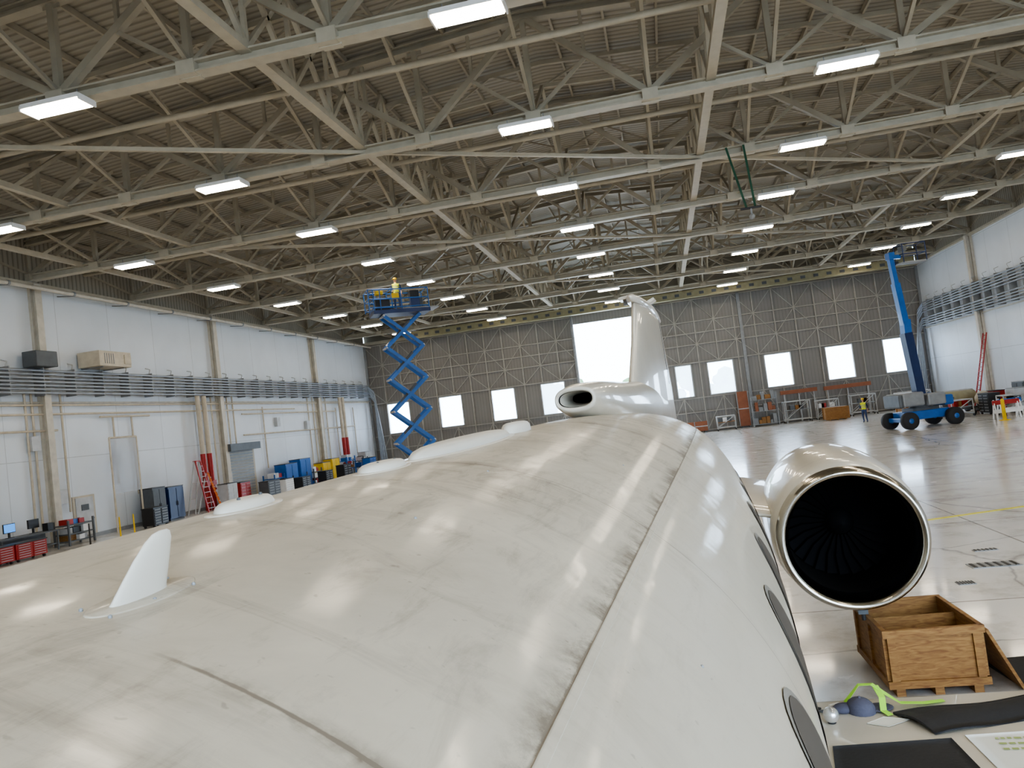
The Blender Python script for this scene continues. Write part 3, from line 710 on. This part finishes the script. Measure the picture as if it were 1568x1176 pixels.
# ------------------------------------------------------------------ boom lift
root=empty("boom_lift",(14.6,49.2,0),.25)
b=MB(); b.box((0,0,.75),(2.6,1.5,.5),'blue'); b.box((0,0,1.05),(1.6,1.2,.25),'dgrey')
for x in(-1.35,1.35): b.box((x,0,.55),(.35,2.1,.25),'blue')
b.build("chassis",root,bevel=.04)
b=MB()
for x in(-1.35,1.35):
    for y in(-1.05,1.05):
        b.lathe([(-.2,.15),(-.2,.42),(-.14,.5),(.14,.5),(.2,.42),(.2,.15)],(x,y,.5),(0,1,0),'rubber',24); b.lathe([(-.21,.01),(-.18,.24),(.18,.24),(.21,.01)],(x,y,.5),(0,1,0),'blue',16)
b.build("wheels",root)
b=MB(); b.box((-.85,0,1.7),(1.3,1.9,.8),'grey'); b.box((.5,-.7,1.6),(1.1,.6,.7),'grey'); b.box((.6,.75,1.6),(1.2,.55,.7),'blue'); b.box((1.35,0,1.45),(.6,1.5,.6),'blue'); b.box((-1.55,0,1.65),(.3,1.8,.8),'dgrey'); b.tube((0,0,1.1),(0,0,1.35),.6,'dgrey',20); b.build("turntable",root,bevel=.1)
b=MB()
b.beam((.1,0,1.4),(-.2,0,5.6),.5,.55,'navy'); b.beam((-.2,0,5.3),(-.15,0,6.4),.42,.5,'blue')
b.beam((-.18,0,5.9),(-.4,0,8.6),.36,.42,'blue'); b.beam((-.38,0,8.3),(-.52,0,10.3),.26,.32,'blue')
b.tube((.45,0,1.8),(.0,0,4.4),.1,'lgrey',12); b.tube((.2,.3,1.5),(-.2,.3,9.5),.035,'black',6)
b.beam((-.55,0,10.2),(.1,0,10.15),.22,.22,'blue'); b.box((-.5,0,10.25),(.35,.45,.4),'blue'); b.build("boom",root)
b=MB(); b.box((.75,0,9.75),(1.4,.9,.08),'grey')
for x in(.05,1.45):
    for y in(-.45,.45): b.tube((x,y,9.75),(x,y,10.85),.03,'navy',8)
for h in(.5,1.1): b.path([(.05,-.45,9.75+h),(1.45,-.45,9.75+h),(1.45,.45,9.75+h),(.05,.45,9.75+h),(.05,-.45,9.75+h)],.03,'navy',8)
b.box((.3,0,10.6),(.2,.6,.3),'dgrey'); b.build("basket",root)

# ------------------------------------------------------------------ AIRCRAFT
K=1.12
E=Vector((.0792,.9965,.0247)).normalized(); S=E.cross(Vector((0,0,1))).normalized(); V=S.cross(E)
O=CAM+K*(-1.042*S-1.358*V)
jet=empty("business_jet")
mj=Matrix.Identity(4)
for i in range(3): mj[i][0]=S[i]*K; mj[i][1]=E[i]*K; mj[i][2]=V[i]*K
mj.translation=O; jet.matrix_world=mj
def J2W(p): return mj@Vector(p)
def floorz(e,x=0):
    return (-(O.z)-K*(E.z*e+S.z*x))/(K*V.z)
prof=[(-9.5,.04,-.45),(-9.3,.28,-.43),(-8.6,.62,-.32),(-7.6,.90,-.2),(-6.5,1.09,-.09),(-5.5,1.18,-.02),(-4.5,1.2,0),(-2,1.2,0),(1,1.2,0),(4.0,1.2,0),(5,1.19,0),(6,1.16,0),(8,1.07,0),(10,.92,0),(12,.70,.03),(13,.54,.09),(14,.37,.19),(14.8,.2,.28),(15.05,.05,.3)]
def fus(e):
    for i in range(len(prof)-1):
        if prof[i][0]<=e<=prof[i+1][0]:
            a=prof[max(i-1,0)];p=prof[i];q=prof[i+1];d=prof[min(i+2,len(prof)-1)]
            t=(e-p[0])/(q[0]-p[0]); 
            m=lambda k:( (q[k]-a[k])/(q[0]-a[0]) if q[0]!=a[0] else 0, (d[k]-p[k])/(d[0]-p[0]) if d[0]!=p[0] else 0)
            out=[]
            for k in(1,2):
                m0,m1=m(k); h=q[0]-p[0]
                out.append((2*t**3-3*t*t+1)*p[k]+(t**3-2*t*t+t)*h*m0+(-2*t**3+3*t*t)*q[k]+(t**3-t*t)*h*m1)
            return out
    return prof[-1][1:]
b=MB(); rings=[]; n=160; e=-9.5
while e<=15.05:
    r_,c_=fus(e); rings.append([(max(r_,.02)*math.cos(2*pi*i/n),e,c_+max(r_,.02)*math.sin(2*pi*i/n)) for i in range(n)]); e+=.15
b.loft([list(reversed(r)) for r in rings],'fus'); b.build("fuselage",jet)
def sp(a,e,off=0):
    r_,c_=fus(e); return Vector(((r_+off)*math.cos(a),e,c_+(r_+off)*math.sin(a)))
b=MB(); A=.883
rr=[]; e=-4
while e<=11:
    rr.append([sp(A-.0,e,-.001),sp(A-.001,e,.0022),sp(A-.014,e,.0022),sp(A-.016,e,-.001)]); e+=.15
b.loft(rr,'fus',smooth=False); b.build("lap_joint_strip",jet)
b=MB(); WA=.16
for we in(-4,-3,-2,-1,0,1,2,3.0,4.0,5.05,6.1,7.1):
    for side in(1,-1):
        for (he,ha,off,m) in((.27,.31,.004,'wframe'),(.25,.29,.006,'glass')):
            vs=[]; N_=32
            for j in range(0,7):
                for i in range(N_):
                    t=2*pi*i/N_; ca,sa=math.cos(t),math.sin(t); q=j/6
                    p=sp(WA+ha*q*math.copysign(abs(sa)**.85,sa),we+he*q*math.copysign(abs(ca)**.85,ca),off); vs.append((p.x*side,p.y,p.z))
            fs=[]
            for j in range(6):
                for i in range(N_):
                    k=(i+1)%N_; f=(j*N_+i,j*N_+k,(j+1)*N_+k,(j+1)*N_+i); fs.append(f if side<0 else f[::-1])
            b.add(vs,fs,m,True)
b.build("cabin_windows",jet)
def ellip_pad(b,a,e,la,le,h,m,dome=True):
    rings=[]; N_=28
    for q,hh in((1.0,-.004/h),(1.0,.2),(.93,.6),(.80,.85),(.6,.96),(.2,1.0)) if dome else ((1,-.002/h),(1,.6),(.97,1),(.1,1)):
        rings.append([sp(a+la/1.2*q*math.cos(2*pi*i/N_),e+le*q*math.sin(2*pi*i/N_),h*hh) for i in range(N_)])
    b.loft(rings,m,True,False,True)
b=MB(); a0=1.337; e0=.825
ellip_pad(b,a0,e0+.01,.028,.095,.0016,'fus',False)
base=sp(a0,e0); nrm=Vector((math.cos(a0),0,math.sin(a0))); tan=Vector((-math.sin(a0),0,math.cos(a0)))
rings=[]
for hq,le,te,th in((-.004,-.052,.055,.010),(.006,-.045,.052,.0075),(.025,-.032,.053,.0065),(.05,-.014,.054,.0055),(.070,.004,.054,.0045),(.079,.016,.050,.003),(.082,.028,.044,.0012)):
    ring=[]
    for i in range(20):
        t=2*pi*i/20; cx=(1+math.cos(t))/2; ch=te-le
        ring.append(base+nrm*hq+Vector((0,1,0))*(le+ch*cx)+tan*(th*math.sin(t)*(1.15-.35*cx)))
    rings.append(ring)
b.loft(rings,'acw'); 
for i in range(6):
    ee=e0-.07+.15*(i//2)/2; aa=a0+(.018 if i%2 else -.018); b.ball(sp(aa,ee,.001),.003,'grey',6)
b.build("blade_antenna",jet)
b=MB()
ellip_pad(b,pi/2,1.46,.042,.095,.024,'acw'); ellip_pad(b,pi/2,2.16,.055,.13,.026,'acw')
ellip_pad(b,pi/2,1.46,.055,.12,.003,'ac',False); ellip_pad(b,pi/2,2.16,.065,.16,.003,'ac',False)
for ee in(1.42,1.5,2.1,2.22): b.ball(sp(pi/2-.012,ee,.024),.005,'dgrey',6)
b.build("gps_antenna_pads",jet)
b=MB()
ellip_pad(b,pi/2,2.95,.09,.56,.040,'acw'); ellip_pad(b,pi/2,3.72,.06,.18,.052,'acw')
ellip_pad(b,pi/2,2.95,.11,.62,.003,'ac',False); b.build("satcom_fairing",jet)
b=MB()
for a,e_ in((1.30,2.2),(1.05,3.1),(.7,1.6),(1.1,5),(1.25,1.5)): b.ball(sp(a,e_,0),(.004,.004,.004),'grey',8)
b.build("drain_fittings",jet)
b=MB(); rings=[]
def duct(e,hw_,zt,zb,nn=40,inset=1.0):
    pts=[]; zc_=(zt+zb)/2; hh=(zt-zb)/2
    for i in range(nn):
        t=2*pi*i/nn; c,s_=math.cos(t),math.sin(t)
        pts.append(Vector((hw_*inset*math.copysign(abs(c)**.8,c),e,zc_+hh*inset*math.copysign(abs(s_)**.85,s_))))
    return pts
rings=[duct(5.75,.09,1.345,1.275),duct(5.42,.11,1.36,1.262),duct(5.33,.125,1.372,1.250),duct(5.32,.14,1.388,1.236),duct(5.36,.15,1.402,1.215),duct(5.55,.165,1.42,1.17),duct(6.0,.18,1.43,1.12),duct(7.0,.18,1.42,.98),duct(8.0,.17,1.40,.9),duct(9.0,.15,1.40,.8),duct(10.5,.14,1.36,.6),duct(12.5,.10,1.2,.5),duct(13.8,.04,.9,.4)]
b.loft(rings,'ac',True,False,True); 
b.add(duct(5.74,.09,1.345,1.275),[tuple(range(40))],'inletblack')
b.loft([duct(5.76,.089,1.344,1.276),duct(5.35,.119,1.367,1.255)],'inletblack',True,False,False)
b.build("dorsal_ram_air_duct",jet)
b=MB(); rings=[]
def airfoil(le,te,z,th,x0=0,nn=28):
    pts=[]
    for i in range(nn):
        t=2*pi*i/nn; cx=(1-math.cos(t))/2
        yt=th*(2.6*math.sqrt(max(cx,0))*(1-cx)*.74+.015); y_=yt if t<=pi else -yt
        pts.append(Vector((x0+y_,le+(te-le)*cx,z)))
    return pts
for z,le,te,th in((.5,8.0,15.4,.15),(1.25,8.5,15.2,.15),(1.45,8.8,15.0,.14),(1.9,9.5,14.7,.125),(2.3,9.95,14.4,.115),(2.42,10.1,14.3,.11),(2.48,10.4,14.1,.06)): rings.append(airfoil(le,te,z,th))
b.loft(rings,'ac')
for s_ in(-1,1): b.beam((s_*.098,13.3,1.3),(s_*.085,13.0,2.4),.006,.025,'dgrey')
b.build("vertical_fin",jet)
b=MB(); b.loft([airfoil(9.9,14.4,2.42,.12),airfoil(9.75,14.6,2.46,.17),airfoil(9.8,14.5,2.50,.15),airfoil(10.1,14.2,2.54,.05)],'ac')
b.beam((-.19,10.3,2.50),(-.02,10.3,2.52),.3,.04,'ac'); b.beam((.05,11.6,2.53),(.17,11.6,2.58),.3,.04,'ac'); b.beam((-.12,10.3,2.50),(-.12,10.3,2.42),.05,.05,'grey')
b.build("fin_cap_fairing",jet)
def engine(side):
    cx,cz,e0=2.005*side,-.40,8.0
    b=MB(); o=(cx,e0,cz); ax=(0,1,0)
    b.lathe([(.30,.585),(.18,.58),(.10,.59),(.03,.615),(0,.648),(.015,.675),(.06,.692),(.14,.704)],o,ax,'chrome',72)
    b.lathe([(.14,.704),(.145,.700),(.15,.705),(.5,.745),(1.0,.775),(1.5,.78),(2.1,.755),(2.7,.69),(3.2,.60),(3.6,.52),(3.62,.47),(3.3,.46)],o,ax,'ac',72)
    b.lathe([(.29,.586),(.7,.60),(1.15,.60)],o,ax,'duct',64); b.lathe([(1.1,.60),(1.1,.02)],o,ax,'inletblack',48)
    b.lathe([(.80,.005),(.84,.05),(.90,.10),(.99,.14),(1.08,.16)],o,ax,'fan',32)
    O3=Vector(o)
    for i in range(28):
        t=2*pi*i/28; t2=t+.10
        def pt(r_,tt,d): return O3+Vector((r_*math.cos(tt),d,r_*math.sin(tt)))
        b.add([pt(.15,t,.99),pt(.15,t+.2,1.05),pt(.59,t2+.22,1.07),pt(.59,t2+.02,1.01),pt(.38,t+.02,1.0),pt(.38,t+.22,1.06)],[(0,1,5,4),(4,5,2,3)],'fan',True)
    b.lathe([(3.3,.46),(3.0,.3),(3.9,.12),(4.1,.01)],o,ax,'grey',32)
    b.box((cx+.02,e0+.25,cz-.72),(.09,.14,.10),'dgrey'); b.tube((cx+.02,e0+.2,cz-.76),(cx+.02,e0+.2,cz-.83),.02,'black')
    for t_ in(.55,1.6): b.lathe([(t_,.752+.028*(t_>1)),(t_+.004,.7525+.028*(t_>1))],o,ax,'grey',64)
    b.build("engine_nacelle_right" if side>0 else "engine_nacelle_left",jet)
    b=MB(); rings=[]
    for x,le,te,z,th in((.85,8.5,11.4,-.1,.11),(1.1,8.45,11.4,-.15,.10),(1.35,8.45,11.3,-.2,.10)):
        rings.append([Vector((x*side,p.y,z+p.x)) for p in airfoil(le,te,0,th)])
    b.loft(rings,'ac'); b.build("engine_pylon_right" if side>0 else "engine_pylon_left",jet)
engine(1); engine(-1)
WS=[(0.3,.2,5.65,-.98,.15),(1.3,.5,5.65,-.98,.13),(3.2,2.2,5.75,-.94,.10),(8.6,6.0,7.9,-.62,.045),(8.8,6.3,7.9,-.58,.02)]
def wing(side):
    b=MB(); rings=[]
    for x,le,te,z,th in WS:
        rings.append([Vector((x*side,p.y,z+p.x)) for p in airfoil(le,te,0,th,nn=56)])
    if side<0: rings=[list(reversed(r)) for r in rings]
    b.loft(rings,'ac')
    b.build("wing_right" if side>0 else "wing_left",jet)
wing(1); wing(-1)
def wtop(x,e,off=0):
    for a,c in zip(WS,WS[1:]):
        if a[0]<=x<=c[0]:
            t=(x-a[0])/(c[0]-a[0]); le,te,z,th=[a[i]*(1-t)+c[i]*t for i in(1,2,3,4)]
            cx=min(max((e-le)/(te-le),0),1); return z+th*(1.924*math.sqrt(cx)*(1-cx)+.015)+off
    return -.9
b=MB(); b.ball((0,2.9,-1.0),(.95,3.6,.38),'ac',32); b.build("belly_fairing",jet)
b=MB()
for (x,e_) in((1.45,3.6),(-1.45,3.6),(0,-7.0)):
    fz=floorz(e_,x); r_=.30 if x else .22
    b.tube((x,e_,-1.0 if x else -1.1),(x,e_,fz+r_),.06,'lgrey',12)
    for s_ in(-.16,.16):
        b.lathe([(-.07,.1),(-.07,r_*.85),(-.04,r_),(.04,r_),(.07,r_*.85),(.07,.1)],(x+s_,e_,fz+r_),(1,0,0),'rubber',24); b.lathe([(-.075,.01),(-.06,r_*.5),(.06,r_*.5),(.075,.01)],(x+s_,e_,fz+r_),(1,0,0),'lgrey',16)
    b.tube((x-.2,e_,fz+r_),(x+.2,e_,fz+r_),.04,'grey',8)
b.build("landing_gear",jet)

# ------------------------------------------------------------------ things lying on the wing
def wing_patch(name,quad,m,th=.006,curl=None,nu=14,nv=10,extra=None):
    b=MB(); top=[];bot=[]
    for i in range(nu+1):
        for j in range(nv+1):
            u=i/nu; v=j/nv
            x=(quad[0][0]*(1-u)+quad[1][0]*u)*(1-v)+(quad[3][0]*(1-u)+quad[2][0]*u)*v
            e=(quad[0][1]*(1-u)+quad[1][1]*u)*(1-v)+(quad[3][1]*(1-u)+quad[2][1]*u)*v
            h=curl(u,v) if curl else 0
            z=wtop(x,e,.004)+h
            top.append(J2W((x,e,z+th))); bot.append(J2W((x,e,z)))
    n=len(top); fs=[]; idx=lambda i,j:i*(nv+1)+j
    for i in range(nu):
        for j in range(nv):
            f=(idx(i,j),idx(i+1,j),idx(i+1,j+1),idx(i,j+1)); fs.append(f); fs.append(tuple(k+n for k in reversed(f)))
    ring=[idx(i,0) for i in range(nu+1)]+[idx(nu,j) for j in range(1,nv+1)]+[idx(i,nv) for i in range(nu-1,-1,-1)]+[idx(0,j) for j in range(nv-1,0,-1)]
    for a,c in zip(ring,ring[1:]+ring[:1]): fs.append((a,c,c+n,a+n))
    b.add(top+bot,fs,m,True)
    if extra: extra(b)
    return b.build(name)
wing_patch("black_rubber_wing_mat",((1.30,4.1),(2.12,4.1),(2.02,4.98),(1.36,4.91)),'rubber')
wing_patch("black_protective_pad",((1.95,5.04),(2.75,5.30),(2.85,5.64),(1.78,5.38)),'rubber',.014,curl=lambda u,v:.06*math.sin(pi*min(1,v*1.1))*(.5+.5*u)+.01*math.sin(9*u))
def writing(b):
    r=random.Random(5)
    for row in range(3):
        x=2.24
        while x<2.55:
            wd=r.uniform(.015,.04); e=4.80+row*.07
            p=[J2W((x+a,e+c,wtop(x,e,.0125))) for a,c in((0,0),(wd,.0),(wd,.022),(0,.022))]; b.add(p,[(0,1,2,3)],'ink'); x+=wd+.012
wing_patch("paper_note_sheet",((2.15,4.55),(2.9,4.6),(2.9,5.10),(2.1,5.02)),'paper',.003,extra=writing)
wing_patch("folded_paper_sheet",((1.60,5.24),(1.72,5.18),(1.86,5.28),(1.72,5.34)),'paper',.003)
c=J2W((1.60,5.46,wtop(1.60,5.46)+.0))
b=MB(); b.ball((0,0,.0),(.10,.12,.09),'cloth',20); rings=[]
b.ball((.13,-.03,.008),(.10,.085,.012),'cloth',16); b.ball((-.1,.05,.01),(.09,.07,.035),'cloth',14); b.ball((0,0,.09),.012,'cloth',8)
b.build("cloth_cap",loc=c+Vector((0,0,.01)),rz=.3)
c=J2W((1.40,5.28,wtop(1.40,5.28)+.052)); b=MB(); b.ball((0,0,0),.056,'silver',20); b.tube((0,0,-.055),(0,0,-.045),.03,'black',12); b.build("silver_domed_cover",loc=c)
b=MB(); pts=[(1.52,5.57,.02),(1.62,5.61,.12),(1.70,5.58,.13),(1.76,5.53,.09),(1.85,5.50,.03),(2.0,5.53,.012),(2.12,5.56,.012)]
def ribbon(b,pts,w_,m):
    W=[J2W((x,e,wtop(x,e)+h)) for x,e,h in pts]
    L_=[];
    for i,p in enumerate(W):
        d=(W[min(i+1,len(W)-1)]-W[max(i-1,0)]).normalized(); s_=d.cross(Vector((0,0,1))).normalized()
        L_.append([p+s_*w_/2,p-s_*w_/2,p-s_*w_/2+Vector((0,0,.003)),p+s_*w_/2+Vector((0,0,.003))])
    b.loft(L_,m,False)
ribbon(b,pts,.045,'green'); ribbon(b,[(1.72,5.58,.12),(1.74,5.47,.08),(1.73,5.40,.02),(1.76,5.34,.012)],.045,'green')
b.build("lime_green_strap")
b=MB()
for x,e,m in((1.32,5.52,'black'),(1.38,5.45,'dgrey'),(1.45,5.56,'white'),(1.28,5.42,'grey')):
    p=J2W((x,e,wtop(x,e)+.012)); b.box(p,(.09,.025,.012),m,rz=x*9)
b.build("small_hand_tools")

# ------------------------------------------------------------------ open wooden crate on floor
root=empty("open_wooden_crate",(2.40,9.42,0),.02)
b=MB(); W_,D_2,H_=.92,1.2,.62; t=.02
for x in(-W_/2,W_/2): b.box((x,0,.08+H_/2),(t,D_2,H_),'wood')
for y in(-D_2/2,D_2/2,.05): b.box((0,y,.08+H_/2-(.02 if y==.05 else 0)),(W_,t,H_-(.06 if y==.05 else 0)),'wood')
b.box((0,0,.09),(W_,D_2,t),'wood'); b.build("panels",root)
b=MB()
for sx in(-1,1):
    for z in(.13,.08+H_-.04): b.box((sx*(W_/2+.022),0,z),(.03,D_2+.05,.08),'wood')
    for y in(-D_2/2+.04,0,D_2/2-.04): b.box((sx*(W_/2+.022),y,.08+H_/2),(.028,.08,H_-.16),'wood')
for sy in(-1,1):
    for z in(.13,.08+H_-.04): b.box((0,sy*(D_2/2+.022),z),(W_+.08,.03,.08),'wood')
    for x in(-W_/2+.04,W_/2-.04): b.box((x,sy*(D_2/2+.023),.08+H_/2),(.08,.028,H_-.16),'wood')
for x in(-.38,0,.38): b.box((x,0,.04),(.09,D_2,.08),'wood')
b.build("battens",root)
b=MB(); b.box((.66,-.1,.33),(.03,1.05,.68),'wood',R=Matrix.Rotation(-.42,3,'Y')); b.build("leaning_lid",root)
b=MB(); b.box((-.1,.35,.5),(.3,.2,.02),'paper',rz=.4); b.box((.1,.25,.2),(.5,.3,.2),'dgrey'); b.build("packing",root)
b=MB(); b.box((0,0,.012),(1.4,2.4,.02),'rubber'); b.build("rubber_floor_mat",loc=(3.95,8.6,0),rz=.1)
b=MB(); b.box((0,0,.2),(.3,.45,.4),'black'); b.tube((0,0,.4),(0,.05,.75),.05,'dgrey',12); b.ball((0,.06,.78),.08,'black',12); b.build("shop_vacuum",loc=(3.75,9.3,.02),bevel=.02)
print("DONE", len(bpy.data.objects))
